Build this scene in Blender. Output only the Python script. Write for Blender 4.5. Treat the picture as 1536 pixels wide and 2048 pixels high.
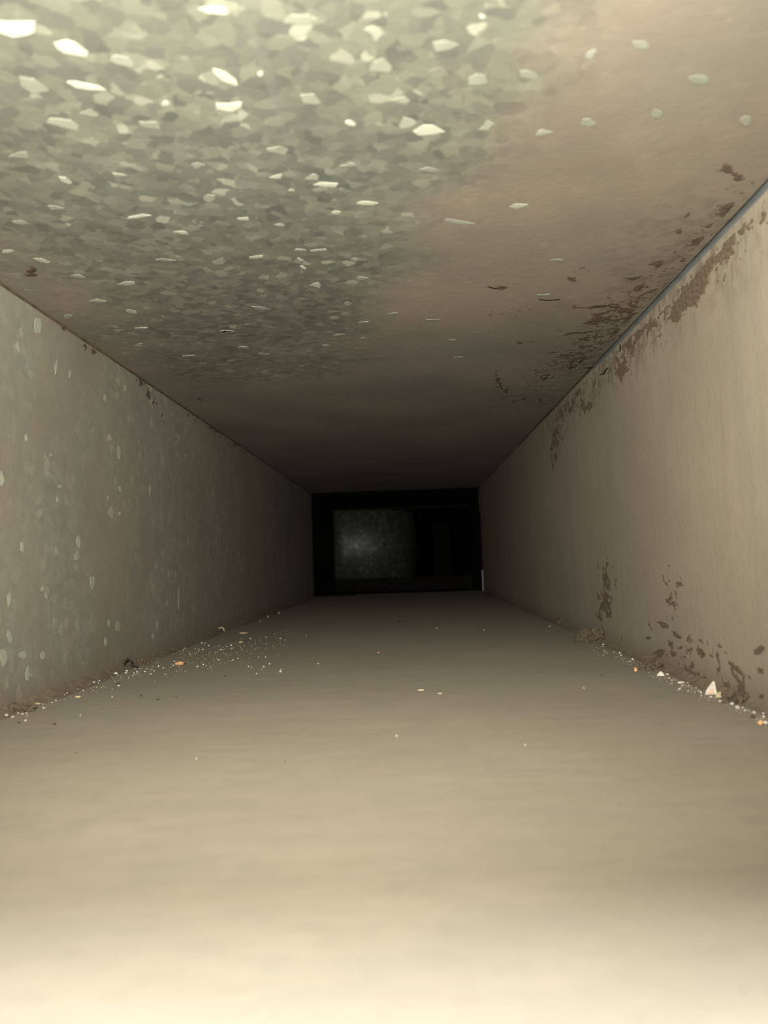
import bpy, bmesh, math, random
from mathutils import Vector, Matrix, noise
for _o in list(bpy.data.objects): bpy.data.objects.remove(_o)
C = bpy.context.scene.collection
SC = bpy.context.scene

# ------------------------------------------------------------------ camera
W, H, F = 1536, 2048, 1540.0                  # frame and focal length in pixels
CAM = Vector((0.0, 0.0, 0.0779))
YAW, PITCH, ROLL = 0.03136, 0.06375, 0.03222
ROT = Matrix.Rotation(YAW, 3, 'Z') @ Matrix.Rotation(PITCH, 3, 'X') @ Matrix.Rotation(ROLL, 3, 'Y')
cd = bpy.data.cameras.new('camera'); cam = bpy.data.objects.new('camera', cd); C.objects.link(cam)
cd.sensor_fit = 'VERTICAL'; cd.sensor_height = 34.6; cd.sensor_width = 34.6 * W / H
cd.lens = F / H * 34.6
cd.clip_start = 0.005
cd.dof.use_dof = True; cd.dof.focus_distance = 0.62; cd.dof.aperture_fstop = 10.5
cam.matrix_world = Matrix.Translation(CAM) @ (ROT @ Matrix.Rotation(math.pi / 2, 3, 'X')).to_4x4()
SC.camera = cam

# ------------------------------------------------------------------ world, lamp, exposure
w = bpy.data.worlds.new('fill'); SC.world = w; w.use_nodes = True
w.node_tree.nodes['Background'].inputs[0].default_value = (1.0, 0.97, 0.86, 1)
w.node_tree.nodes['Background'].inputs[1].default_value = 0.02

def flash(name, loc, target, half_deg, watts, col, size):
    l = bpy.data.lights.new(name, 'SPOT'); l.spot_size = math.radians(2 * half_deg); l.spot_blend = 1.0
    l.shadow_soft_size = size; l.energy = watts; l.color = col
    o = bpy.data.objects.new(name, l); C.objects.link(o); o.location = loc
    o.rotation_euler = (Vector(target) - Vector(loc)).to_track_quat('-Z', 'Y').to_euler()
    return o
flash('phone_flash', (-0.038, -0.060, 0.148), (-0.038, 2.0, 0.70), 59.5, 97.0, (1.0, 0.97, 0.86), 0.012)
fill = bpy.data.lights.new('mouth_fill', 'AREA'); fill.shape = 'DISK'; fill.size = 0.24; fill.energy = 230.0; fill.color = (0.93, 0.98, 1.0)  # added fill light, no known source, brightens the floor at the mouth
fill_o = bpy.data.objects.new('mouth_fill', fill); C.objects.link(fill_o); fill_o.location = (0.06, -0.57, 1.0)
fill_o.rotation_euler = (Vector((0, 0.1, 0)) - Vector((0.06, -0.57, 1.0))).to_track_quat('-Z', 'Y').to_euler()
SC.view_settings.view_transform = 'Standard'; SC.view_settings.look = 'None'
SC.view_settings.exposure = 0.0; SC.view_settings.gamma = 1.0; SC.view_settings.use_curve_mapping = False

# ------------------------------------------------------------------ dimensions of the duct (metres)
XL, XR, ZT = -0.2295, 0.1705, 0.2444          # left wall, right wall, top sheet; the bottom sheet is z = 0
Y0, YJ, YB = -0.03, 1.82, 2.42                # mouth, flanged joint, facing sheet at the branch
TH = 0.006

# survey helpers: a sight line through a pixel of the photograph, met with one of the four sheets
def ray(u, v):
    return (ROT @ Vector(((u - W / 2) / F, 1.0, (H / 2 - v) / F))).normalized()
PLANES = {'floor': (2, 0.0), 'ceiling': (2, ZT), 'left': (0, XL), 'right': (0, XR)}
def hit(u, v, s):
    a, c = PLANES[s]; d = ray(u, v)
    return CAM + d * ((c - CAM[a]) / d[a])
def pix(p):
    q = ROT.transposed() @ (Vector(p) - CAM)
    return W / 2 + F * q.x / q.y, H / 2 - F * q.z / q.y
INWARD = {'floor': Vector((0, 0, 1)), 'ceiling': Vector((0, 0, -1)), 'left': Vector((1, 0, 0)), 'right': Vector((-1, 0, 0))}

# ------------------------------------------------------------------ node helpers
ALB = 0.34                                    # overall darkness of dirt and oxidised zinc (colours below are relative)
class NT:
    def __init__(s, name):
        s.m = bpy.data.materials.new(name); s.m.use_nodes = True; s.t = s.m.node_tree
        s.b = s.t.nodes['Principled BSDF']
        s.pos = s.t.nodes.new('ShaderNodeNewGeometry').outputs['Position']
    def n(s, kind, **kw):
        x = s.t.nodes.new('ShaderNode' + kind)
        for k, v in kw.items(): setattr(x, k, v)
        return x
    def set(s, sock, v):
        if hasattr(v, 'is_linked'): s.t.links.new(v, sock)
        elif isinstance(v, tuple) and len(v) == 3 and sock.type == 'RGBA': sock.default_value = (v[0] * ALB, v[1] * ALB, v[2] * ALB, 1)
        else: sock.default_value = v
    def math(s, op, a, b=0.0, c=0.0):
        x = s.n('Math', operation=op)
        for i, v in enumerate((a, b, c)): s.set(x.inputs[i], v)
        return x.outputs[0]
    def scale(s, vec):
        x = s.n('Mapping'); s.set(x.inputs[0], s.pos); x.inputs['Scale'].default_value = vec; return x.outputs[0]
    def noise(s, sc, detail=4, rough=0.55, vec=None, dist=0.0):
        x = s.n('TexNoise'); s.set(x.inputs['Vector'], vec if vec is not None else s.pos)
        x.inputs['Scale'].default_value = sc; x.inputs['Detail'].default_value = detail
        x.inputs['Roughness'].default_value = rough; x.inputs['Distortion'].default_value = dist
        return x.outputs['Fac']
    def rng(s, v, a, b, c=0.0, d=1.0, smooth=True):
        x = s.n('MapRange'); x.interpolation_type = 'SMOOTHSTEP' if smooth else 'LINEAR'
        s.set(x.inputs[0], v)
        for i, k in enumerate((a, b, c, d)): x.inputs[i + 1].default_value = k
        return x.outputs[0]
    def mix(s, f, a, b, mode='MIX'):
        x = s.n('Mix', data_type='RGBA', blend_type=mode)
        s.set(x.inputs[0], f); s.set(x.inputs[6], a); s.set(x.inputs[7], b)
        return x.outputs[2]
    def ramp(s, f, stops):
        x = s.n('ValToRGB'); e = x.color_ramp.elements
        while len(e) < len(stops): e.new(0.5)
        for el, (p, c) in zip(e, stops): el.position = p; el.color = (c[0] * ALB, c[1] * ALB, c[2] * ALB, 1)
        s.set(x.inputs[0], f); return x.outputs[0]
    def xyz(s):
        x = s.n('SeparateXYZ'); s.set(x.inputs[0], s.pos); return x.outputs
    def bump(s, h, dist, strength=1.0, normal=None):
        x = s.n('Bump'); x.inputs['Strength'].default_value = strength; x.inputs['Distance'].default_value = dist
        s.set(x.inputs['Height'], h)
        if normal is not None: s.set(x.inputs['Normal'], normal)
        return x.outputs[0]
    def out(s, col, rough=0.9, metal=0.0, normal=None, spec=0.2):
        s.set(s.b.inputs['Base Color'], col); s.set(s.b.inputs['Roughness'], rough); s.set(s.b.inputs['Metallic'], metal)
        s.b.inputs['Specular IOR Level'].default_value = spec; s.b.inputs['Diffuse Roughness'].default_value = 0.0
        if normal is not None: s.set(s.b.inputs['Normal'], normal)
        return s.m

def spangle(s, size):
    """zinc crystal colours: irregular cells with their own grey, a few bright ones; returns colour, cell vector"""
    warp = s.n('TexNoise'); s.set(warp.inputs['Vector'], s.pos); warp.inputs['Scale'].default_value = 1.1 / size; warp.inputs['Detail'].default_value = 3
    sub = s.n('VectorMath', operation='SUBTRACT'); s.set(sub.inputs[0], warp.outputs['Color']); sub.inputs[1].default_value = (.5, .5, .5)
    sca = s.n('VectorMath', operation='SCALE'); s.set(sca.inputs[0], sub.outputs[0]); sca.inputs['Scale'].default_value = size * 0.9
    add = s.n('VectorMath', operation='ADD'); s.set(add.inputs[0], s.pos); s.set(add.inputs[1], sca.outputs[0])
    v = s.n('TexVoronoi'); s.set(v.inputs['Vector'], add.outputs[0]); v.inputs['Scale'].default_value = 1 / size
    v2 = s.n('TexVoronoi'); s.set(v2.inputs['Vector'], add.outputs[0]); v2.inputs['Scale'].default_value = 0.42 / size
    cell = s.n('SeparateColor'); s.set(cell.inputs[0], v.outputs['Color'])
    cell2 = s.n('SeparateColor'); s.set(cell2.inputs[0], v2.outputs['Color'])
    f = s.math('ADD', s.math('MULTIPLY', cell.outputs[0], 0.75), s.math('MULTIPLY', cell2.outputs[0], 0.25))
    col = s.ramp(f, [(0.0, (.135, .145, .120)), (0.25, (.185, .195, .158)), (0.50, (.222, .230, .178)), (0.75, (.270, .277, .212)), (0.88, (.325, .331, .252)), (0.93, (.43, .435, .335)), (1.0, (.58, .585, .46))])
    return col, v.outputs['Color'], cell.outputs[1]

DUST = (.29, .248, .185)
def dust_colour(s, base=DUST, k=0.16):
    a = s.noise(9, 5); b = s.noise(120, 3)
    lo = tuple(c * (1 - k) for c in base); hi = tuple(c * (1 + k) for c in base)
    c = s.mix(s.rng(a, .3, .7), lo, hi)
    return s.mix(s.rng(b, .45, .75, 0, .25), c, tuple(x * 0.8 for x in base))

def mat_ceiling():
    s = NT('galvanised_top_sheet'); x, y, z = s.xyz()
    col, cv, bright = spangle(s, 0.0056)
    wipe = s.rng(s.noise(1, 4, .55, s.scale((60, 7, 1)), .4), .58, .78, 0, .35); col = s.mix(wipe, col, (.33, .345, .30))
    grime = s.rng(s.noise(34, 5, .6), .48, .75, 0, .3); col = s.mix(grime, col, (.175, .172, .125))
    a = s.math('ADD', s.math('SUBTRACT', x, 0.045), s.math('MULTIPLY', s.math('SUBTRACT', y, 0.22), 0.27))
    b = s.math('MULTIPLY', s.math('SUBTRACT', y, 0.64), 0.55)
    c = s.math('MULTIPLY', s.math('SUBTRACT', -0.185, x), 0.7)
    m = s.math('MAXIMUM', s.math('MAXIMUM', a, b), c)
    m = s.math('ADD', m, s.math('MULTIPLY', s.math('SUBTRACT', s.noise(13, 6, .62), 0.5), 0.16))
    mask = s.rng(m, -0.03, 0.045, 0.10, 0.93)
    d = dust_colour(s, (.245, .190, .132))
    blue = s.rng(s.noise(5, 3), .52, .68, 0, .5)
    d = s.mix(blue, d, (.17, .172, .14))
    clr = s.mix(mask, col, d)
    near = s.rng(x, .085, .165, 0, 1); near = s.math('MULTIPLY', near, s.rng(y, .30, .42, 0, 1)); near = s.math('MULTIPLY', near, s.rng(y, .8, 1.1, 1, 0))
    st = s.math('MULTIPLY', near, s.rng(s.noise(95, 7, .68), .46, .62, 0, .6)); clr = s.mix(st, clr, (.125, .085, .052))
    rough = s.rng(mask, 0, 1, .42, .95, False); met = s.rng(mask, 0, 1, .25, 0, False)
    h = s.math('ADD', s.math('MULTIPLY', bright, s.math('SUBTRACT', 1.0, mask)), s.math('MULTIPLY', s.noise(260, 4), .8))
    return s.out(clr, rough, met, s.bump(h, 0.00022, .6), .3)

def mat_left():
    s = NT('dusty_left_sheet'); x, y, z = s.xyz()
    col, cv, bright = spangle(s, 0.0065)
    col = s.mix(0.35, col, (.215, .225, .175))
    st = s.noise(1, 5, .6, s.scale((20, 14, 5)))
    m = s.rng(st, .40, .64, .45, .97)
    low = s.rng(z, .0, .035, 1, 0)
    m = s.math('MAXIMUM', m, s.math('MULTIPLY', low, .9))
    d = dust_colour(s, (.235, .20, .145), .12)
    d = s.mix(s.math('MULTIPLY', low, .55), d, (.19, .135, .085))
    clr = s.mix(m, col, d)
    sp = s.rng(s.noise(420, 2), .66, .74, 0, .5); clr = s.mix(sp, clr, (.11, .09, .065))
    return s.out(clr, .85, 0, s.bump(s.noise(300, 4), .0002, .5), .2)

def mat_right():
    s = NT('dusty_right_sheet'); x, y, z = s.xyz()
    st = s.noise(1, 6, .6, s.scale((20, 34, 4.5)))
    d = dust_colour(s, (.285, .238, .172), .08)
    clr = s.mix(s.rng(st, .48, .68, 0, .6), d, (.245, .222, .165))
    clr = s.mix(s.rng(s.noise(1, 4, .6, s.scale((30, 90, 9))), .5, .8, 0, .35), clr, (.215, .168, .118))
    top = s.math('MULTIPLY', s.rng(z, .19, .235, 0, 1), s.math('MULTIPLY', s.rng(y, .30, .42, .3, 1), s.rng(y, .85, 1.15, 1, 0)))
    ds = s.math('MULTIPLY', top, s.rng(s.noise(1, 7, .68, s.scale((90, 110, 70))), .45, .62, 0, .65)); clr = s.mix(ds, clr, (.14, .095, .06))
    low = s.rng(z, 0, .02, .6, 0); clr = s.mix(low, clr, (.18, .135, .095))
    return s.out(clr, .92, 0, s.bump(s.noise(240, 5), .0003, .6), .15)

def mat_floor():
    s = NT('thick_settled_dust'); x, y, z = s.xyz()
    d = dust_colour(s, (.30, .257, .190), .06)
    v = s.noise(1, 5, .55, s.scale((11, 30, 1)))
    clr = s.mix(s.rng(v, .38, .68, 0, .4), d, (.275, .242, .182))
    clr = s.mix(s.rng(s.noise(1, 4, .6, s.scale((6, 17, 1))), .5, .7, 0, .3), clr, (.32, .283, .215))
    clr = s.mix(s.rng(s.noise(700, 1), .70, .76, 0, .45), clr, (.12, .095, .07))
    clr = s.mix(s.rng(s.noise(560, 1, vec=s.scale((1, 1.2, 1))), .72, .78, 0, .5), clr, (.45, .40, .31))
    clr = s.mix(s.rng(s.noise(1, 6, .7, s.scale((60, 110, 1))), .45, .75, 0, .35), clr, (.225, .19, .142))
    clr = s.mix(s.rng(s.noise(1, 5, .62, s.scale((22, 48, 1)), .6), .50, .66, 0, .5), clr, (.255, .232, .178))
    clr = s.mix(s.rng(s.noise(1, 4, .6, s.scale((17, 42, 3)), .4), .57, .70, 0, .35), clr, (.345, .295, .22))
    clr = s.mix(s.rng(s.noise(7, 3, .5), .5, .7, 0, .3), clr, (.262, .238, .175))
    h = s.math('ADD', s.noise(1, 5, .5, s.scale((30, 85, 1))), s.math('MULTIPLY', s.noise(380, 4), .18))
    return s.out(clr, .97, 0, s.bump(h, .0008, .35), .1)

def mat_plain(name, col, rough=.85, metal=0.0, var=.18, sc=200, bmp=.0002, spec=.2):
    s = NT(name); f = s.noise(sc, 4)
    c = s.mix(s.rng(f, .3, .7), tuple(k * (1 - var) for k in col), tuple(min(1, k * (1 + var)) for k in col))
    return s.out(c, rough, metal, s.bump(f, bmp, .6), spec)

M = dict(ceiling=mat_ceiling(), left=mat_left(), right=mat_right(), floor=mat_floor(),
         black=mat_plain('painted_shade_sheet', (.012, .011, .009), .95, 0, .3, 60, .0002, .05),  # deep shade past the joint, put into the sheet colour
         crust=mat_plain('brown_dirt_crust', (.135, .098, .064), .95, 0, .35, 500, .0004, .1),
         crack=mat_plain('dark_crack_dirt', (.022, .016, .010), .95, 0, .3, 500, .0003, .1),
         drift=mat_plain('corner_dust', (.19, .147, .10), .97, 0, .2, 160, .0006, .1),
         clump=mat_plain('dark_lint_clump', (.078, .060, .040), .97, 0, .4, 500, .0006, .05),
         dark=mat_plain('dark_crumb', (.035, .028, .02), .95, 0, .3, 600, .0003, .1),
         white=mat_plain('white_plaster', (.50, .465, .39), .85, 0, .2, 700, .0003),
         pink=mat_plain('pinkish_plaster', (.52, .36, .26), .9, 0, .12, 500, .0003),
         tan=mat_plain('tan_wood', (.42, .32, .195), .85, 0, .15, 500, .0003),
         orange=mat_plain('orange_crumb', (.62, .33, .14), .85, 0, .2, 600, .0003),
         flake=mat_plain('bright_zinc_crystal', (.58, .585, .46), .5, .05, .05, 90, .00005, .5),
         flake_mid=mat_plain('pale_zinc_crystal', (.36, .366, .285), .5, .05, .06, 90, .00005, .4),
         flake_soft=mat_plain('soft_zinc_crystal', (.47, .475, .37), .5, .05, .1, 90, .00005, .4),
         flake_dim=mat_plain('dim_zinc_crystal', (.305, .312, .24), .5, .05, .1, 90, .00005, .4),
         flake_wall=mat_plain('pale_wall_crystal', (.36, .37, .28), .6, .05, .08, 90, .00005, .3),
         seam=mat_plain('blue_grey_seam', (.105, .114, .111), .8, .03, .15, 60, .0001, .4),
         groove=mat_plain('seam_shadow_dirt', (.045, .042, .036), .95, 0, .3, 90, .0003, .05),
         rust=mat_plain('rusty_seam', (.10, .07, .045), .95, 0, .3, 120, .0003, .05),
         edge=mat_plain('bare_flange_edge', (.20, .20, .175), .5, .3, .1, 90, .0001, .4))
def mat_back():
    s = NT('spangled_branch_sheet'); col, cv, br = spangle(s, .013)
    sp = s.rng(s.noise(60, 3), .55, .72); c = s.mix(s.math('MULTIPLY', sp, .7), s.mix(.5, col, (.10, .11, .105)), (.46, .49, .48))
    return s.out(c, .62, .75, None, .3)
M['back'] = mat_back()

# ------------------------------------------------------------------ object helpers
def obj(name, me_or_bm, mat, parent=None, smooth=False):
    if isinstance(me_or_bm, bmesh.types.BMesh):
        me = bpy.data.meshes.new(name); bmesh.ops.recalc_face_normals(me_or_bm, faces=me_or_bm.faces[:]); me_or_bm.to_mesh(me); me_or_bm.free()
    else: me = me_or_bm
    if mat and not me.materials: me.materials.append(mat)
    if smooth:
        for p in me.polygons: p.use_smooth = True
    o = bpy.data.objects.new(name, me); C.objects.link(o)
    if parent: o.parent = parent
    return o
def tag(o, label, cat, group=None, kind=None):
    o['label'] = label; o['category'] = cat
    if group: o['group'] = group
    if kind: o['kind'] = kind
    return o
def struct(o): o['kind'] = 'structure'; return o
def box(bm, x0, x1, y0, y1, z0, z1, bev=0.0):
    r = bmesh.ops.create_cube(bm, size=1.0); vs = r['verts']
    for v in vs: v.co = Vector(((x0 + x1) / 2 + v.co.x * (x1 - x0), (y0 + y1) / 2 + v.co.y * (y1 - y0), (z0 + z1) / 2 + v.co.z * (z1 - z0)))
    if bev:
        es = {e for v in vs for e in v.link_edges}
        bmesh.ops.bevel(bm, geom=list(es), offset=bev, segments=2, affect='EDGES', profile=.5)
    return bm
def slab(name, mat, *a, **k):
    bm = bmesh.new(); box(bm, *a, **k); return struct(obj(name, bm, mat))

# ------------------------------------------------------------------ the duct: four sheets
floor_o = slab('floor', M['floor'], XL - TH, XR + TH, Y0, YJ, -TH, 0)
ceil_o = slab('ceiling', M['ceiling'], XL - TH, XR + TH, Y0, YJ, ZT, ZT + TH)
left_o = slab('wall_left', M['left'], XL - TH, XL, Y0, YJ, 0, ZT)
right_o = slab('wall_right', M['right'], XR, XR + TH, Y0, YJ, 0, ZT)
for o, lb in ((floor_o, 'bottom sheet of the duct under thick tan dust'), (ceil_o, 'top sheet of the duct, grey spangled zinc turning tan with dust'),
              (left_o, 'grey green dusty left side sheet of the duct'), (right_o, 'tan dusty right side sheet of the duct with brown dirt spots')):
    o['label'] = lb

# seams along the two upper corners
def extrude_profile(name, prof, y0, y1, mat, n=60, jit=0.0, seed=0):
    bm = bmesh.new(); rows = []; rnd = random.Random(seed)
    for i in range(n + 1):
        y = y0 + (y1 - y0) * i / n
        rows.append([bm.verts.new((x + rnd.uniform(-jit, jit), y, z + rnd.uniform(-jit, jit))) for x, z in prof])
    k = len(prof)
    for i in range(n):
        for j in range(k): bm.faces.new((rows[i][j], rows[i][(j + 1) % k], rows[i + 1][(j + 1) % k], rows[i + 1][j]))
    bm.faces.new(rows[0]); bm.faces.new(rows[-1])
    return struct(obj(name, bm, mat))
t1 = extrude_profile('trim_1', [(XR, ZT), (XR - .0024, ZT), (XR - .0022, ZT - .0005), (XR - .0008, ZT - .0008), (XR - .0004, ZT - .0014), (XR, ZT - .0016)], Y0, .68, M['seam'], 40, .00004, 1)
t2 = extrude_profile('trim_2', [(XR - .0024, ZT), (XR - .0033, ZT), (XR - .0032, ZT - .0004), (XR - .0025, ZT - .0004)], Y0, 1.15, M['groove'], 60, .0002, 2)
t3 = extrude_profile('trim_3', [(XL, ZT), (XL + .0012, ZT), (XL + .0009, ZT - .0006), (XL + .0004, ZT - .0014), (XL, ZT - .0014)], Y0, YJ - .01, M['rust'], 120, .00018, 3)

# flanged joint, four strips a little out of line with each other
def vstrip(name, x0, x1, z0, z1, mat, y=YJ): return slab(name, mat, x0, x1, y, y + .004, z0, z1)
vstrip('trim_4', XR - .0026, XR - .0010, .190, ZT - .002, M['groove'])
vstrip('trim_5', XR - .0018, XR - .0001, .0015, .050, M['edge'], YJ + .0005)
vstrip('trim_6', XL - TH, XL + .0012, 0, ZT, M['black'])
slab('trim_7', M['groove'], -.13, XR, YJ + .001, YJ + .005, -.001, .0012)
slab('trim_8', M['groove'], -.06, XR, YJ - .012, YJ - .010, 0, .0014)

# the fitting beyond the joint, its shade painted near black: wider box, facing sheet at the left, branch going on at the right
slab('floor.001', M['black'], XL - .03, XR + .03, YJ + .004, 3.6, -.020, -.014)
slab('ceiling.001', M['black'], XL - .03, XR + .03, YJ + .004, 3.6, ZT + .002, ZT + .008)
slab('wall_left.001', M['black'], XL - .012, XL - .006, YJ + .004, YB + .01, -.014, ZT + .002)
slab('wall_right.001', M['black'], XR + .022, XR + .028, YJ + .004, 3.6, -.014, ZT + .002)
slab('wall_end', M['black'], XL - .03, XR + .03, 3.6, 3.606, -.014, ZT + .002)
bm = bmesh.new(); cols = []
pts = [(XL - .006, YB), (-.20, YB), (-.165, YB + .001)]
for i in range(1, 13):
    a = i / 12 * math.radians(74); pts.append((-.165 + .17 * math.sin(a), YB + .001 + .17 * (1 - math.cos(a))))
pts.append((pts[-1][0] + .10, pts[-1][1] + .75))
for x, y in pts: cols.append((bm.verts.new((x, y, .024)), bm.verts.new((x, y, ZT - .003))))
for a, b in zip(cols, cols[1:]): bm.faces.new((a[0], b[0], b[1], a[1]))
bk = struct(obj('wall_back', bm, M['back'], None, True))
sm = bk.modifiers.new('thickness', 'SOLIDIFY'); sm.thickness = .003; sm.offset = -1
bk['label'] = 'spangled zinc sheet facing the mouth at the dark far end'
slab('shade_strip_back', M['black'], XL - .006, .19, YB - .004, YB + .0005, -.014, .0262)  # added strip: the black band of shade below the facing sheet
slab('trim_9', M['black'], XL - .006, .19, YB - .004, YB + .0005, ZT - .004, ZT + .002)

# ------------------------------------------------------------------ zinc crystals that stand out, one piece each
def blob_poly(u, v, w_, h_, s, lift, rnd, n=9, skew=0.0, lo=.86, hi=1.1):
    bm = bmesh.new(); nrm = INWARD[s]; top = []; bot = []
    ph = rnd.uniform(0, 6.28); k2, k3 = rnd.uniform(.05, .28), rnd.uniform(.04, .2)
    for i in range(n):
        a = 2 * math.pi * (i + rnd.uniform(-.3, .3)) / n
        r = (1 + k2 * math.cos(2 * a + ph) + k3 * math.cos(3 * a + 2 * ph)) * rnd.uniform(lo, hi)
        du, dv = w_ / 2 * r * math.cos(a), h_ / 2 * r * math.sin(a)
        p = hit(u + du, v + dv + skew * du, s)
        bot.append(bm.verts.new(p)); top.append(bm.verts.new(p + nrm * lift))
    bm.faces.new(top)
    for i in range(n):
        j = (i + 1) % n; bm.faces.new((bot[i], bot[j], top[j], top[i]))
    return bm
R_ = random.Random(5)
CE = [  # u, v, width, height, skew, brightness of the crystals on the top sheet
 (140,97,72,36,.12,1),(30,55,120,34,.2,1),(435,21,58,24,.15,1),(445,150,52,24,.35,1),(171,172,80,15,.2,1),(181,226,34,20,.2,.5),(128,248,58,22,.2,.6),
 (458,213,42,24,.1,1),(521,147,13,11,0,1),(331,207,16,10,0,1),(858,261,54,22,-.05,1),(700,246,24,13,.2,1),(815,248,40,22,-.1,.6),(964,33,13,10,0,1),(752,66,44,26,0,.6),
 (975,250,32,16,-.2,.7),(1180,110,26,20,-.6,.7),(1085,265,36,14,-.1,.6),(1175,245,36,18,0,.5),(1315,228,32,18,0,.5),(1490,240,28,18,0,.5),(1040,412,36,13,-.1,.8),(918,444,62,9,.1,.7),
 (132,362,34,14,.2,.8),(240,350,30,9,.1,.6),(555,353,28,10,-.2,.8),(626,355,24,14,-.3,.7),(656,369,58,8,.08,1),(728,406,38,10,0,1),(671,425,20,8,-.1,.9),(583,380,18,5,0,.8),
 (274,433,40,9,-.1,1),(488,438,32,7,0,.9),(365,465,28,6,0,.9),(514,514,32,6,-.1,.9),(606,535,17,8,.15,1),(600,519,16,5,.4,.8),(632,570,21,11,0,.8),(722,557,32,8,-.05,.7),(440,522,30,13,0,.5),
 (18,502,30,8,-.15,.8),(85,521,36,8,.2,.8),(257,567,40,7,0,.9),(155,552,26,9,.1,.6),(195,601,34,6,.05,.8),(262,623,32,8,.2,.8),(135,632,18,9,-.2,.6),(285,656,34,4,0,.8),(278,691,24,7,0,.7),(453,662,28,4,0,.8),
 (640,500,40,7,0,.6),(525,617,40,8,.05,.5),(695,607,18,7,0,.6),(676,670,24,5,-.1,.7),(650,691,20,4,0,.7),(727,676,18,5,0,.7),(785,627,28,4,-.05,.7),(730,645,20,5,0,.6),
 (455,663,26,4,0,.7),(372,712,30,5,-.05,.7),(485,695,30,5,0,.5),(527,708,30,6,0,.5),(600,500,26,6,0,.6),(560,450,20,6,.2,.6),(420,397,36,12,0,.5),(760,130,52,30,0,.5),(620,200,60,26,.1,.45),(560,300,50,16,0,.5),
 (905,680,26,4,0,.5),(920,715,30,4,0,.45),(870,640,40,4,0,.5),(1090,590,30,5,0,.45),(1115,520,32,5,0,.45),(700,330,34,9,0,.5),(860,340,40,12,0,.5),(800,200,46,22,.1,.45),(1060,150,40,20,0,.4),(1280,90,60,22,0,.35),(1400,160,44,18,0,.4),
 (300,250,40,18,.1,.5),(60,170,70,26,.2,.45),(240,120,60,24,.2,.45),(600,40,60,24,0,.5),(890,90,60,30,0,.5),(960,160,50,24,0,.5),(40,310,46,14,.1,.5),(110,415,40,10,.1,.5),(395,330,40,10,0,.5),(330,520,34,7,0,.5),(40,445,36,9,.1,.5)]
for u, v, a, b, sk, br in CE:
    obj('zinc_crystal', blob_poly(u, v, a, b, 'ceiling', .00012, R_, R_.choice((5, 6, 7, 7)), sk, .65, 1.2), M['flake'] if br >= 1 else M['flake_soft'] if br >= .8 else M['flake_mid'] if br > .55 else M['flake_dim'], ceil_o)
LE = [(75,650,17,46,0,1),(52,876,6,20,0,1),(3,960,12,30,0,1),(102,910,4,8,0,.7),(119,973,7,7,0,1),(44,1093,9,24,0,1),(157,1082,9,30,.2,1),(154,1114,9,18,0,.8),(185,1164,10,30,0,.9),(85,1177,10,12,0,1),(92,1191,4,16,0,1),
 (222,1025,10,22,0,.9),(239,1027,5,12,0,.7),(216,995,4,12,0,.6),(240,978,5,16,0,.6),(300,978,5,22,0,.6),(238,905,7,26,0,.7),(219,875,8,16,0,.5),(235,1253,10,22,-.1,.8),(218,1246,5,18,0,.6),(211,1283,7,18,0,.7),(315,1250,5,18,0,.6),(306,1272,4,14,0,.5),
 (86,1310,9,20,0,.7),(20,1275,12,30,-.2,.6),(8,1315,18,38,0,.7),(46,1310,14,24,0,.6),(55,1345,8,34,0,.6),(357,1195,4,38,0,.4),(210,795,6,18,0,.5),(112,735,6,26,0,.5),(140,745,5,20,0,.4),(250,775,6,14,0,.4),(18,1200,10,26,0,.5),(115,1000,5,12,0,.5)]
for u, v, a, b, sk, br in LE:
    obj('zinc_crystal', blob_poly(u, v, a, b, 'left', .00012, R_, R_.choice((6, 7)), sk, .7, 1.15), M['flake_wall'], left_o)

# ------------------------------------------------------------------ brown dirt: crumbly crust along the right upper seam and spots on the right wall
def gauss_sum(u, v, blobs):
    t = 0.0
    for bu, bv, ru, rv, sl, st in blobs:
        du = u - bu; dv = v - bv - sl * du; e = (du / ru) ** 2 + (dv / rv) ** 2
        if e < 6: t += st * math.exp(-e)
    return t
def crust(name, s, area, res, blobs, thr, nsc, mat, parent, hmax, seed, label=None):
    """cells of an (a,b) grid on sheet s whose noise passes the local density become little raised crumbs"""
    a0, a1, b0, b1 = area; na, nb = int((a1 - a0) / res), int((b1 - b0) / res); nrm = INWARD[s]
    vs, fs, idx = [], [], {}
    on = set()
    P = (lambda a, b: Vector((a, b, ZT))) if s == 'ceiling' else (lambda a, b: Vector((XR if s == 'right' else XL, b, a)))
    for i in range(na):
        for j in range(nb):
            p = P(a0 + (i + .5) * res, b0 + (j + .5) * res); u, v = pix(p)
            d = gauss_sum(u, v, blobs)
            if d < .06: continue
            q = Vector((p.x * nsc, p.y * nsc * .7, p.z * nsc)) + Vector((seed, 0, 0))
            n = noise.fractal(q, .8, 2.1, 5) ; n2 = abs(noise.noise(q * .8 + Vector((7, 3, 1))))
            if n * .55 + (.22 - n2) * 1.5 + d > thr: on.add((i, j))
    def vert(i, j):
        if (i, j) not in idx:
            p = P(a0 + i * res, b0 + j * res)
            full = all((i - di, j - dj) in on for di in (0, 1) for dj in (0, 1))
            jx = Vector((noise.noise(p * 2100), noise.noise(p * 2100 + Vector((9, 0, 0))), noise.noise(p * 2100 + Vector((0, 9, 0))))) * res * .45
            jx -= nrm * jx.dot(nrm)
            k = (.45 + .55 * abs(noise.noise(p * 900))) * hmax if full else -.00005
            idx[(i, j)] = len(vs); vs.append(p + jx + nrm * k)
        return idx[(i, j)]
    for i, j in on: fs.append((vert(i, j), vert(i + 1, j), vert(i + 1, j + 1), vert(i, j + 1)))
    me = bpy.data.meshes.new(name); me.from_pydata([tuple(v) for v in vs], [], fs); me.update()
    o = obj(name, me, mat, parent); o['kind'] = 'stuff'
    if label: o['label'] = label
    return o
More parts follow.
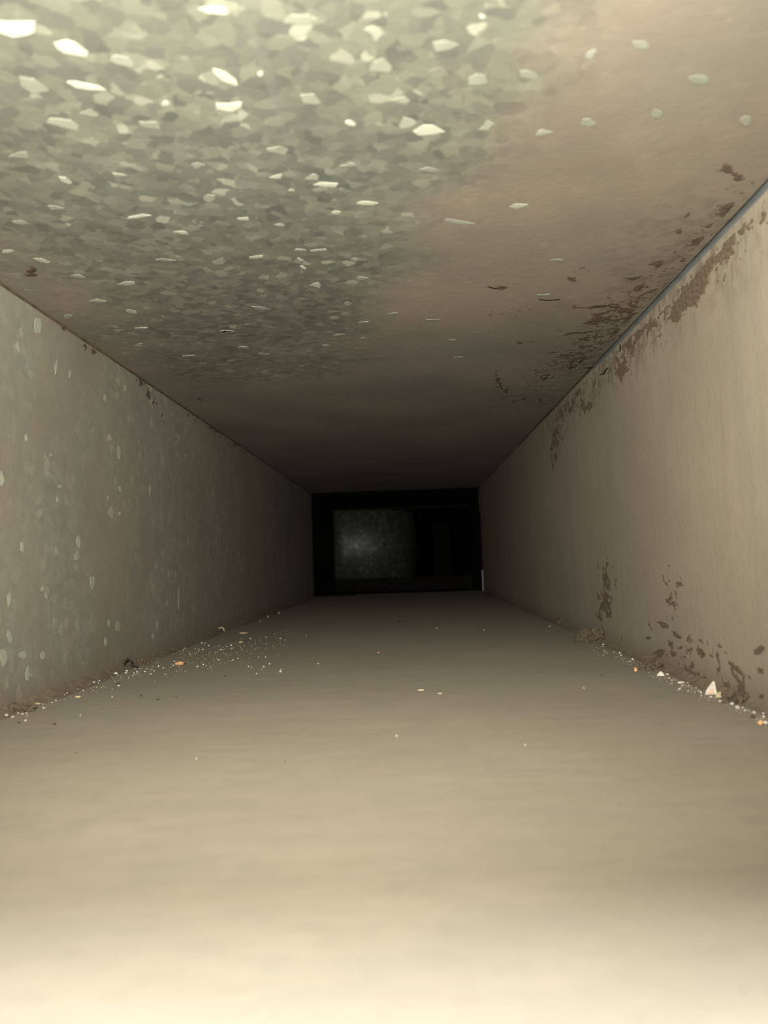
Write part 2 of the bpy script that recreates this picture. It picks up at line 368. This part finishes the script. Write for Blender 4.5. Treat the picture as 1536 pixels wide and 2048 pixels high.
CB = [(1480,355,40,12,.35,.5),(1450,335,26,8,.3,.35),(1383,430,20,10,-.5,.30),(1405,480,18,22,-1,.62),(1430,440,16,8,-.6,.35),(1452,417,20,8,-.4,.5),(1470,430,14,10,-1,.4),(1357,462,10,12,0,.35),(1375,500,20,14,0,.34),(1310,495,24,8,.1,.4),(1320,530,18,14,.3,.55),
 (1290,560,40,12,0,.36),(1300,583,18,9,-.4,.6),(1200,612,50,5,0,.42),(1275,575,18,8,0,.4),(1230,630,46,16,-.3,.42),(1215,620,16,12,-1,.35),(1255,625,14,14,0,.5),(1240,655,20,9,-.6,.5),(1190,680,42,16,0,.38),(1160,665,30,10,0,.36),(1145,715,26,20,0,.42),(1110,710,30,8,.1,.35),
 (1085,745,12,9,0,.55),(1095,600,30,4,0,.40),(990,572,22,5,.1,.5),(1050,685,28,4,0,.35),(995,760,8,14,1.2,.5),(1010,785,8,10,0,.4),(1150,560,40,5,0,.3),(1080,540,60,4,0,.25),(1170,540,40,6,-.2,.3),(1170,650,40,14,-.3,.3),(1040,800,40,14,0,.22),(1340,600,10,12,-1,.4)]
crust('dirt_crust', 'ceiling', (.02, XR - .0066, .26, 1.15), .0011, CB, .46, 120, M['crust'], ceil_o, .0005, 0.0)
RB = [(1113,880,9,40,0,.40),(1500,410,36,14,-1,.4),(1460,480,22,22,-1,.5),(1430,520,26,26,-1,.55),(1410,545,24,22,-1,.62),(1380,585,26,26,-.8,.66),(1365,605,24,22,-.6,.62),(1340,640,22,16,-.4,.62),(1300,645,16,14,0,.5),(1280,665,30,14,-.4,.66),(1255,690,20,16,0,.55),(1235,725,20,22,0,.66),
 (1240,745,14,16,0,.5),(1190,765,8,26,0,.55),(1155,775,16,18,0,.5),(1125,800,18,20,0,.62),(1115,840,10,40,0,.55),(1145,815,22,16,0,.46),(1175,810,14,22,0,.40),(1110,910,8,24,0,.36),(1090,790,10,16,0,.4),
 (1415,640,8,24,.0,.28),(1450,560,10,16,0,.3),(1485,500,16,16,-.6,.35),(1520,440,20,10,-.8,.36)]
crust('dirt_crust', 'right', (.02, ZT - .0052, .30, 1.15), .0011, RB, .46, 120, M['crust'], right_o, .0005, 4.0)
CF = [(1470,400,40,40,-1,.16),(1420,450,60,50,-1,.22),(1330,560,60,45,-1,.28),(1240,630,70,45,-.7,.34),(1180,690,60,40,-.6,.38),(1120,730,50,30,-.3,.34),(1060,770,50,25,0,.2),(1000,775,20,20,0,.25),(1010,620,90,20,0,.12)]
crust('dirt_crust', 'ceiling', (.03, XR - .0042, .27, 1.15), .0009, CF, .52, 270, M['crust'], ceil_o, .0004, 12.0)
RF = [(1500,450,40,40,-1,.26),(1440,520,50,50,-1,.30),(1370,600,45,40,-1,.36),(1290,670,50,40,-.8,.38),(1220,740,40,40,-.6,.42),(1150,800,40,50,-.4,.42),(1112,870,20,60,0,.36)]
crust('dirt_crust', 'right', (.06, ZT - .0024, .28, 1.15), .0009, RF, .52, 270, M['crust'], right_o, .0004, 15.0)
RL = [(1212,1180,22,70,0,.24),(1345,1200,26,70,0,.20),(1380,1330,90,40,.2,.18),(1210,1145,9,24,0,.42),(1213,1190,12,22,0,.56),(1212,1215,11,12,0,.66),(1200,1240,8,12,.5,.5),(1222,1232,8,8,.6,.5),(1337,1140,3,22,0,.5),(1335,1190,5,14,0,.5),(1352,1205,7,20,-.2,.48),(1356,1170,6,12,0,.36),(1350,1230,8,10,0,.5),(1420,1290,30,20,0,.22),(1310,1330,30,14,0,.36),(1380,1345,30,12,.3,.4),(1240,1275,8,7,0,.5),(1460,1340,30,16,0,.3),(1470,1370,30,20,.4,.5),(1125,1245,10,10,0,.4),(1300,1250,8,10,0,.3)]
crust('dirt_crust', 'right', (.0, .10, .30, 1.05), .0010, RL, .48, 150, M['crust'], right_o, .0005, 9.0)
for u, v, a, b, sk in [(1520,1300,25,14,.0),(1328,1250,22,14,.6),(1355,1270,22,12,.6),(1378,1277,10,14,-.6),(1321,1305,24,14,-.3),(1344,1290,10,20,0),(1347,1307,12,14,.4),(1401,1302,14,20,.7),(1407,1311,9,9,0),(1361,1295,11,6,0),(1371,1314,6,5,.4),(1475,1357,10,14,.4),(1522,1342,12,12,.6),(1524,1393,11,9,0),(1437,1338,8,6,0),(1385,1331,10,14,0),(1440,1292,7,8,0),(1453,1305,4,4,0),(1297,1276,8,9,.4)]:
    bm = blob_poly(u, v, a * 1.05, b * 1.05, 'right', .0004, R_, 17, sk, .5, 1.2)
    obj('dirt_spot', bm, M['crust'], right_o)
LB = [(130,655,6,6,0,.7),(132,640,10,3,0,.6),(128,680,2,16,0,.5),(160,680,6,6,0,.5),(180,700,14,7,.6,.5),(190,705,10,5,.3,.4),(283,765,8,8,.4,.6),(300,790,16,10,.6,.5),(308,815,5,8,0,.5),(325,830,4,8,0,.4),(390,835,20,6,.5,.4),(430,860,14,8,.6,.5),(40,590,8,6,.6,.5),(465,890,20,8,.6,.4)]
crust('rust_crust', 'left', (.12, ZT - .001, .30, 1.4), .0011, LB, .50, 150, M['rust'], left_o, .0006, 2.0)
crust('rust_crust', 'ceiling', (XL, -.10, .30, 1.3), .0012, [(60,545,16,14,-.5,.45),(95,530,30,6,-.1,.30),(410,803,14,6,0,.5),(130,645,14,6,.3,.4),(170,690,30,14,.4,.2)], .48, 150, M['rust'], ceil_o, .0006, 6.0)
# open cracks where the crust has lifted: thin dark slivers
def crack(pts, s, wpx, parent):
    bm = bmesh.new(); nrm = INWARD[s]; rows = []; n = len(pts)
    for i, (u, v) in enumerate(pts):
        t = Vector((pts[min(i + 1, n - 1)][0] - pts[max(i - 1, 0)][0], pts[min(i + 1, n - 1)][1] - pts[max(i - 1, 0)][1])).normalized()
        hw = wpx / 2 * (.35 + .65 * math.sin(math.pi * (i + .5) / n))
        l, r = hit(u - t.y * hw, v + t.x * hw, s), hit(u + t.y * hw, v - t.x * hw, s)
        rows.append((bm.verts.new(l), bm.verts.new(l + nrm * .0003), bm.verts.new(r + nrm * .0003), bm.verts.new(r)))
    for a, b in zip(rows, rows[1:]):
        for j in range(3): bm.faces.new((a[j], a[j + 1], b[j + 1], b[j]))
    bm.faces.new(rows[0]); bm.faces.new(rows[-1])
    obj('crack', bm, M['crack'], parent)
for p, s, wd in [([(1201,749),(1208,747),(1211,742),(1215,736)],'right',3.2),([(1138,737),(1142,735),(1146,733)],'ceiling',3),([(1157,725),(1161,723),(1164,719)],'ceiling',2.2),([(1171,735),(1182,735),(1190,730),(1197,726),(1200,722)],'ceiling',2.4),
    ([(1240,668),(1240,673),(1239,678)],'ceiling',2),([(1240,688),(1242,697),(1238,704)],'right',2),([(1242,682),(1252,671),(1262,664),(1270,657)],'ceiling',2.2),([(1142,720),(1143,726),(1140,731)],'ceiling',2),([(995,762),(1000,768),(1003,776),(1007,778)],'ceiling',1.8),([(1010,780),(1013,786)],'ceiling',2.2),
    ([(1086,760),(1089,757),(1094,753)],'ceiling',2.4),([(1080,795),(1081,806)],'ceiling',2),([(975,572),(988,576),(1008,575)],'ceiling',1.6),([(1182,612),(1195,613),(1210,611),(1222,609)],'ceiling',1.6),([(1078,598),(1095,600),(1120,598)],'ceiling',1.1)]:
    crack(p, s, wd, ceil_o if s == 'ceiling' else right_o)

# ------------------------------------------------------------------ dust settled in the two lower corners
def drift(side, x_w, sgn, wid, hgt, seed, label):
    bm = bmesh.new(); rows = []; n = 420; k = 9
    for i in range(n + 1):
        y = .12 + (YJ - .14) * (i / n) ** 1.6
        f = .8 + .5 * noise.noise(Vector((y * 7, seed, 0))) + .12 * noise.noise(Vector((y * 30, seed, 3)))
        row = []
        for j in range(k + 1):
            t = j / k
            x = x_w + sgn * wid * f * t; z = hgt * f * (1 - t) ** 2.2
            z += .0007 * noise.noise(Vector((x * 500, y * 350, seed))) * (1 - t) + (-.0004 if j == k else .0)
            row.append(bm.verts.new((x, y, max(z, -.0004))))
        rows.append(row)
    for a, b in zip(rows, rows[1:]):
        for j in range(k): bm.faces.new((a[j], a[j + 1], b[j + 1], b[j]))
    return tag(obj('dust_drift', bm, M['drift'], None, True), label, 'dust', None, 'stuff')
drift('left', XL + .0003, 1, .014, .0042, 11, 'brown dust drifted along the foot of the grey green left sheet')
drift('right', XR - .0003, -1, .011, .0036, 23, 'brown dust drifted along the foot of the tan right sheet')

# ------------------------------------------------------------------ loose things on the floor
def px_size(p):                                    # metres per pixel at a point
    return (ROT.transposed() @ (p - CAM)).y / F
def lump_mesh(name, mat, seed, flat=.7, rough=.25, sub=2, jag=1.0):
    bm = bmesh.new(); bmesh.ops.create_icosphere(bm, subdivisions=sub, radius=.5); r = random.Random(seed)
    for v in bm.verts:
        k = 1 + rough * noise.noise(v.co * 3.1 * jag + Vector((seed, 0, 0))) * 2 + r.uniform(-.05, .05)
        v.co *= k; v.co.z *= flat
    lo = min(v.co.z for v in bm.verts)
    for v in bm.verts: v.co.z -= lo
    me = bpy.data.meshes.new(name); bm.to_mesh(me); bm.free(); me.materials.append(mat); return me
def chip_mesh(name, mat, pts):                     # faceted chip: hull of given points in unit box
    bm = bmesh.new()
    for p in pts: bm.verts.new(p)
    bmesh.ops.convex_hull(bm, input=bm.verts[:])
    loose = [v for v in bm.verts if not v.link_faces]
    if loose: bmesh.ops.delete(bm, geom=loose, context='VERTS')
    bmesh.ops.bevel(bm, geom=bm.edges[:], offset=.03, segments=1, affect='EDGES')
    me = bpy.data.meshes.new(name); bm.to_mesh(me); bm.free(); me.materials.append(mat); return me
def place(name, me, u, v, wpx, hpx, label, cat, group=None, rz=None, depth=None, lift=0.0):
    """(u, v) is the middle of the thing, so its base lies half its height lower"""
    p = hit(u, v + hpx * .42, 'floor'); m = px_size(p)
    o = bpy.data.objects.new(name, me); C.objects.link(o)
    o.location = p + Vector((0, 0, lift)); sx = wpx * m; sz = hpx * m
    o.scale = (sx, depth * m if depth else max(sx, sz) * .8, sz)
    o.rotation_euler.z = rz if rz is not None else 0
    return tag(o, label, cat, group)

CH = [(-.5,-.3,0),(.42,-.35,0),(.46,.3,0),(-.3,.35,0),(.24,-.1,1),(.38,-.12,.97),(.46,.1,.72),(-.5,-.25,.22),(-.12,-.2,.60),(.48,-.2,.25),(-.35,.2,.3)]
big = place('plaster_chip', chip_mesh('plaster_chip', M['white'], CH), 1421, 1377, 23, 26, 'large white pointed plaster chip standing by the right wall, biggest of all', 'chip')
bmk = chip_mesh('broken_face', M['pink'], [(-.30,-.36,.05),(.22,-.40,.05),(.20,-.36,.42),(-.05,-.33,.5),(-.28,-.33,.26),(-.2,-.2,.1),(.2,-.2,.3)])
bf = obj('broken_face', bmk, None, big); bf['label'] = 'pinkish broken face'
place('plaster_chip', chip_mesh('plaster_chip', M['white'], [(-.5,-.3,0),(.5,-.3,0),(.5,.3,0),(-.5,.3,0),(-.45,-.25,.45),(.05,0,1),(.3,-.1,.7),(.48,0,.3)]), 1321, 1347.5, 15, 9.5, 'low white plaster chip beside the dirt heap under the brown wall spots', 'chip')
place('wood_chip', chip_mesh('wood_chip', M['tan'], [(-.5,-.2,0),(.3,-.3,0),(.5,.3,.5),(-.3,.3,.3),(-.5,-.2,.4),(.35,-.2,.7),(.5,.2,1),(-.1,.1,.9)]), 1437, 1390, 15, 11, 'tan chip lying next to the large white pointed plaster chip', 'chip', None, .2)
place('rust_crumb', lump_mesh('rust_crumb', M['orange'], 3, 1.0, .4), 1271, 1340, 7, 9, 'small orange crumb alone on the dust left of the low white chip', 'crumb')
place('rust_crumb', lump_mesh('rust_crumb', M['orange'], 8, 1.0, .4), 1522, 1448, 9, 9, 'orange crumb at the right frame edge beside a white grain', 'crumb')
cr = place('rust_crumb', lump_mesh('rust_crumb', M['orange'], 5, .8, .5, 2, 1.6), 360, 1327, 16, 9, 'knobbly orange crumb among white grit along the left wall', 'crumb')
place('rust_crumb', lump_mesh('rust_crumb', M['orange'], 12, .7, .3), 757, 1305, 5, 3, 'tiny orange crumb in the middle of the dusty floor', 'crumb')
def sliver(seed, mat, bend=.12):
    bm = bmesh.new(); r = random.Random(seed); rows = []
    for i in range(7):
        t = i / 6; w_ = .5 * (1 - abs(2 * t - 1) ** 2.5) * r.uniform(.7, 1) + .08
        yy = bend * math.sin(math.pi * t)
        rows.append([bm.verts.new((t - .5, yy + a * w_, .5 + b * w_)) for a, b in ((-1, -.9), (1, -.9), (1, .6), (0, .95), (-1, .6))])
    for a, b in zip(rows, rows[1:]):
        for j in range(5): bm.faces.new((a[j], a[(j + 1) % 5], b[(j + 1) % 5], b[j]))
    bm.faces.new(rows[0]); bm.faces.new(rows[-1]); bmesh.ops.recalc_face_normals(bm, faces=bm.faces[:])
    lo = min(v.co.z for v in bm.verts)
    for v in bm.verts: v.co.z -= lo
    me = bpy.data.meshes.new('wood_splinter'); bm.to_mesh(me); bm.free(); me.materials.append(mat); return me
place('wood_splinter', sliver(1, M['tan']), 842, 1380, 14, 3, 'pale tan splinter alone in the middle of the dusty floor', 'splinter', None, .05, 3)
place('wood_splinter', sliver(2, M['tan']), 156, 1393.7, 12, 4, 'yellowish splinter on open dust just off the left grit line', 'splinter', None, .0, 3)
place('wood_splinter', sliver(3, M['tan']), 73, 1408, 16, 4, 'cream splinter resting against the dark clump by the left wall', 'splinter', None, .35, 4)
place('wood_splinter', sliver(4, M['tan']), 486.7, 1266, 18, 3, 'long straight splinter deep in the duct near the left wall', 'splinter', None, .0, 2)
place('wood_splinter', sliver(5, M['tan']), 481.6, 1284, 9, 2.4, 'short faint splinter just in front of the long straight one', 'splinter', None, -.1, 2)
place('wood_splinter', sliver(6, M['white']), 1362, 1364.7, 15, 4, 'whitish flat sliver in the grit between the two white chips', 'splinter', None, .1, 3)
place('wood_splinter', sliver(7, M['dark']), 800, 1243, 10, 4, 'dark twig far back in the middle of the floor', 'twig', None, -.5, 3)
place('wood_splinter', sliver(9, M['tan']), 880, 1387, 10, 3, 'faint orange tan splinter right of the pale tan one', 'splinter', None, .2, 3)

# clumps of dark dust and lint
def clump_mesh(seed, pts=26):
    """matted crumbs: one bumpy mound with fine fibres standing off it"""
    bm = bmesh.new(); r = random.Random(seed)
    bmesh.ops.create_icosphere(bm, subdivisions=4, radius=.5)
    for v in bm.verts:
        n = v.co.normalized()
        k = 1 + .35 * noise.noise(n * 2.2 + Vector((seed, 0, 0))) + .30 * noise.noise(n * 6 + Vector((seed, 5, 0))) + .20 * noise.noise(n * 15 + Vector((0, seed, 0)))
        v.co = n * .5 * k
        if v.co.z < 0: v.co.z *= .05
        v.co.z *= 1.9
    for _ in range(pts):
        a = r.uniform(0, 6.28); e = r.uniform(.05, 1.3); p = Vector((math.cos(a) * math.cos(e), math.sin(a) * math.cos(e), math.sin(e) * 1.7)) * .45
        d = Vector((r.uniform(-1, 1), r.uniform(-1, 1), r.uniform(-.3, .8))).normalized() * r.uniform(.08, .25); s = d.cross(Vector((.3, .2, 1))).normalized() * .010
        q = [bm.verts.new(p + s), bm.verts.new(p - s), bm.verts.new(p + d), bm.verts.new(p + Vector((0, 0, .02)))]
        for f in ((0, 1, 2), (0, 2, 3), (1, 3, 2)): bm.faces.new([q[i] for i in f])
    me = bpy.data.meshes.new('dust_clump'); bm.to_mesh(me); bm.free(); me.materials.append(M['clump']); return me
for i, (u, v, a, b, lb) in enumerate([
    (1474, 1392, 56, 34, 'wide grey brown dust heap against the right wall behind the white grit row'),
    (1303, 1331, 46, 22, 'dark crumbly dust heap at the right wall behind the low white chip'),
    (1186, 1272, 62, 30, 'dark dust clump at the right wall below the vertical dirt streak'),
    (1236, 1290, 14, 9, 'small dark dust clump between the streak and the crumbly heap'),
    (40, 1416, 52, 19, 'dark brown dust clump at the left wall in the near corner'),
    (1505, 1433, 11, 8, 'little dark clump among the white grains at the right frame edge'),
    (1128, 1243, 22, 14, 'dim dust clump farthest along the right wall'),
    (286, 1324, 24, 12, 'dim dust clump beside the curled hair at the left wall')]):
    place('dust_clump', clump_mesh(20 + i), u, v, a, b, lb, 'dust clump', None, 0, a * .5)

# curled hair and a curved paring at the left wall
def strand(name, pts, rad, mat, label, cat):
    cu = bpy.data.curves.new(name, 'CURVE'); cu.dimensions = '3D'; cu.bevel_depth = rad; cu.bevel_resolution = 1
    sp = cu.splines.new('NURBS'); sp.points.add(len(pts) - 1); sp.use_endpoint_u = True; sp.order_u = 3
    for q, p in zip(sp.points, pts): q.co = (*p, 1)
    o = bpy.data.objects.new(name, cu); C.objects.link(o); cu.materials.append(mat)
    dg = bpy.context.evaluated_depsgraph_get(); me = bpy.data.meshes.new_from_object(o.evaluated_get(dg)); C.objects.unlink(o); bpy.data.objects.remove(o)
    return tag(obj(name, me, None, None, True), label, cat)
b0 = hit(250, 1338, 'floor'); m0 = px_size(b0)
strand('hair_curl', [b0 + Vector((x * m0, y * m0, max(z * m0, .0012))) for x, y, z in [(-3,2,1),(-4,6,10),(-1,9,18),(6,9,19),(10,6,13),(12,2,6),(17,0,9),(22,-2,3),(26,-3,5)]], .0009, M['dark'], 'dark curled hair tuft standing up by the left wall', 'hair')
b0 = hit(442.6, 1264, 'floor'); m0 = px_size(b0)
strand('curled_paring', [b0 + Vector((x * m0, 0, max(z * m0, .0010))) for x, z in [(-6,1),(-6,4),(-3,8.5),(2,9),(5,6),(6,1)]], .0010, M['tan'], 'small tan arched paring standing at the left wall', 'paring')

# dark crumbs on the open floor
dk = [lump_mesh('dark_crumb', M['dark'], 40 + i, .6, .3, 1) for i in range(3)]
for i, (u, v, a, b, lb) in enumerate([(109,1447,9,5,'dark crumb on open dust nearest the left frame edge'),(316,1398,8,4,'black crumb on the dust below the knobbly orange crumb'),(282,1391,5,4,'smaller dark crumb just left of the black one'),
    (236.7,1366,8,3,'flat dark crumb touching a lone white grain'),(449.4,1350.8,6,4,'dark crumb in front of the far white scatter'),(38,1445,6,4,'faint dark crumb in front of the near corner clump'),(153,1505,5,3,'lone dark speck on the near left dust'),(570,1522,5,3,'lone dark speck on the near middle dust'),(352,1393,4,2.6,'tiny dark crumb right of the black crumb'),(1203,1350,5,3,'tiny dark crumb on the dust before the right wall')]):
    place('dark_crumb', dk[i % 3], u, v, a, b, lb, 'crumb', None, i * 1.3)

# white grit: every grain the photograph shows is a thing
GM = [lump_mesh('grit_grain', M['white'], 60 + i, .85, .28, 1) for i in range(6)]
GR = [(1335,1348.7,6,4),(1338,1356,6,4),(1375,1365.5,8,2.5),(1365,1371,5,4),(1378,1371.5,5,3),(1360,1376.7,5,5),(1357,1379.7,4,4),(1376,1382,4,3),(1402,1385.5,5,5),(1403,1391,4,4),(1411.7,1388,4,4),(1421.7,1393,6,5),(1429,1396,4,3),(1440.5,1402,7,6),(1453,1405,5,4),(1464,1408,11,6),(1475,1415,9,8),(1486,1415,6,4),(1490,1421,5,4),(1497,1421,4,3),(1508,1425.5,7,6),(1527.5,1434,6,6),(1531,1445.5,8,7),(1514,1437.5,4,4),(1526.7,1426.7,5,4),
 (1265,1318,4,6),(1260,1323,3,3),(1242,1310.7,6,3.5),(1239.7,1305.8,5,4),(1228,1304,3,3),(1206.7,1289,5,4),(1205.7,1293,3,3),(1209,1302,3,3),(1155,1269,4,4),(1177,1282,3,3),(1173,1268,2,6),(1268,1320,4,2),(1344,1361,3,3),(1350,1360,3,3),(1392,1376,3,3),(1398,1382,3,3),(1505,1414,4,3),(1390,1384,2.5,2.5),(1050,1218,2.5,2.5),(1099,1253,3,2.5)]
GL = [(12.7,1430.6,8,5),(25.4,1434,7,4),(37,1426,5,4),(45,1428,5,4),(52.7,1425.7,4,4),(54.7,1432,3,3),(51.4,1441.5,6,4),(58.6,1413,5,4),(86,1408,5,4),(88,1416,6,3),(112,1400.7,5,4),(104.5,1405,3,3),(112.7,1394,4,3),(134,1386.6,4,4),(129,1389.6,3,3),(129,1385.7,3,3),(160,1376,4,3),(155,1379,4,3),(166.6,1381,4,4),(173,1370.6,3,3),(178,1370,4,3),(188,1364.8,7,5),(198.6,1361.4,5,4),(197,1366,3,3),(208.6,1357,6,2),(218,1351,3,3),(224,1354,3,3),(232.4,1346.6,9,6),(236,1350,5,3),(252,1346,7,4.5),(253.5,1342,6,4),(237.5,1371.4,6,4),(268.5,1345,4,3),(274.4,1343.7,4,3),(268,1349,4,3),(271,1338,5,2.5),(160.7,1430.8,4,3),(224.6,1393.5,3,3)]
GF = [(293.5,1337,4,3),(303,1339,6,2.5),(308.5,1342,4,3),(302,1348.4,4,3),(317,1332.7,4.5,4),(326.5,1336,4,3.5),(346.4,1330.5,4,4),(358,1332,3,3),(395,1333,5.5,4),(370,1297,4,3),(366.5,1300,3,3),(403.4,1286,4,3.5),(410,1286.5,3,3),(405.6,1299,3.5,3),(391,1297,3,3),(398,1299.4,3,2.5),(330.7,1349,3,3),(290,1343,4,3),(341,1334.5,3,2.5),(349,1322.6,3,3),
 (532,1274.6,4,3),(561,1277,4,2.5),(535.7,1233.7,5,4),(558,1226,3.5,4),(500,1277,4,3),(417.6,1291,4,3),(437,1292,3,2.5),(441.8,1300,4,4),(463,1297,3.5,3),(463,1290.7,5,4),(453.6,1293,3,2.5),(466,1320,4.5,4),(437.6,1319.5,6,4),(428,1320.5,4,2),(476.5,1317,3.5,3),(497,1333,3,3),(502.7,1334,3.5,3),(527.8,1333.6,4,3.5),(524,1339,3.5,3),(513,1347.5,3,3),(538.8,1328,4,4),(531,1314,3,2.5),(517,1314,3,2.5),(407,1329,3,3),(412,1331,3,3),(380,1309,4,2.5),(520,1242,3,3)]
GO = [(561.6,1343,4.5,6,'bright white grain standing alone past the left scatter'),(636.5,1327,4,3,'pale grain in the middle left of the floor'),(612,1271,3,2.5,'faint grain far back left of the middle'),(873,1256,3,3,'tiny pale grain far back at the middle of the floor'),(968,1260,3,3,'tiny pale grain far back on the right of the floor'),(793,1472,5,4,'pale grain alone on the near middle dust'),(1050,1490,5,3,'pale grain alone on the near right dust'),(393,1517,4,3,'pale grain alone on the near left dust'),(1168,1376,4,3,'pale grain alone on the dust before the right grit row'),(563,1338,3,3,'small grain just behind the bright lone white grain')]
OWN = {(1464,1408): 'oblong white grain, longest of the grit row in front of the wide dirt heap', (1475,1415): 'plump white grain just right of the oblong one before the wide dirt heap',
       (1508,1425.5): 'round white grain above the little dark clump near the right frame edge', (1531,1445.5): 'white grain at the right frame edge touching the orange crumb',
       (1440.5,1402): 'white grain just below the tan chip', (1335,1348.7): 'white grain beside the low white chip', (1421.7,1393): 'white grain under the large pointed chip',
       (1360,1376.7): 'bright white grain lying out in front of the whitish flat sliver', (1265,1318): 'upright white grain behind the small orange crumb at the right wall', (1155,1269): 'farthest pale grain of the right row, on the dark clump below the streak',
       (12.7,1430.6): 'big white grain in the near left corner, in front of the brown clump', (25.4,1434): 'oblong white grain next to the big one in the near left corner',
       (51.4,1441.5): 'white grain lying lowest in front of the near corner clump', (188,1364.8): 'large white grain midway along the near left grit line', (232.4,1346.6): 'widest whitish grain of the left line, near the curled hair',
       (252,1346): 'white grain in front of the curled hair, lower of two stacked', (253.5,1342): 'white grain in front of the curled hair, upper of two stacked', (237.5,1371.4): 'lone white grain touching a flat dark crumb off the left line',
       (160.7,1430.8): 'pale grain alone on open dust below the yellowish splinter', (224.6,1393.5): 'faint pale grain alone on the dust left of the black crumb', (395,1333): 'bright grain just right of the knobbly orange crumb', (535.7,1233.7): 'dim grain deep at the left wall, second farthest',
       (558,1226): 'dim grain deepest of all along the left wall', (466,1320): 'brightest round grain inside the far left scatter'}
k = 0
for L_, lb, g in ((GR, 'small white plaster grain in the grit row along the foot of the right wall', 'white grit along the right wall'),
                  (GL, 'small white plaster grain in the near grit row along the left wall', 'near white grit along the left wall'),
                  (GF, 'small pale grain in the loose scatter farther along the left wall', 'far scatter of grit by the left wall')):
    for u, v, a, b in L_:
        place('grit_grain', GM[k % 6], u, v, a, b, OWN.get((u, v), lb), 'grain', g, k * 1.7); k += 1
for u, v, a, b, lb in GO: place('grit_grain', GM[k % 6], u, v, a, b, lb, 'grain', None, k * 1.7); k += 1

# finest sand in the corners, too small to pick apart
def sand(name, mat, n, fn, seed, label):
    r = random.Random(seed); vs, fs = [], []
    for _ in range(n):
        u, v, sz = fn(r); p = hit(u, v, 'floor')
        if not (XL + .001 < p.x < XR - .001 and .1 < p.y < 1.75): continue
        s = sz * px_size(p) * .5; b = len(vs)
        q = [Vector((1, 0, 0)), Vector((-.5, .87, 0)), Vector((-.5, -.87, 0)), Vector((0, 0, 1.3))]
        a = Matrix.Rotation(r.uniform(0, 6), 3, 'Z')
        vs += [tuple(p + (a @ t) * s * r.uniform(.7, 1.2)) for t in q]; fs += [(b, b + 1, b + 3), (b + 1, b + 2, b + 3), (b + 2, b, b + 3)]
    me = bpy.data.meshes.new(name); me.from_pydata(vs, [], fs); me.update()
    return tag(obj(name, me, mat), label, 'sand', None, 'stuff')
def fn_far(r):
    u = r.triangular(290, 600, 430); return u, 1345 - (u - 290) * .20 + r.gauss(-8, 13), r.uniform(1.2, 2.4)
def fn_right(r):
    u = r.uniform(1180, 1536); return u, 1288 + (u - 1180) * .43 + abs(r.gauss(0, 7)), r.uniform(1.2, 2.6)
def fn_left(r):
    u = r.uniform(0, 320); return u, 1432 - u * .31 + r.gauss(2, 5), r.uniform(1.2, 2.6)
sand('sand', M['tan'], 260, fn_far, 1, 'finest pale sand dusted over the far left floor')
sand('sand', M['tan'], 170, fn_right, 2, 'finest pale sand between the grains along the right wall')
sand('sand', M['tan'], 150, fn_left, 3, 'finest pale sand between the grains along the near left wall')
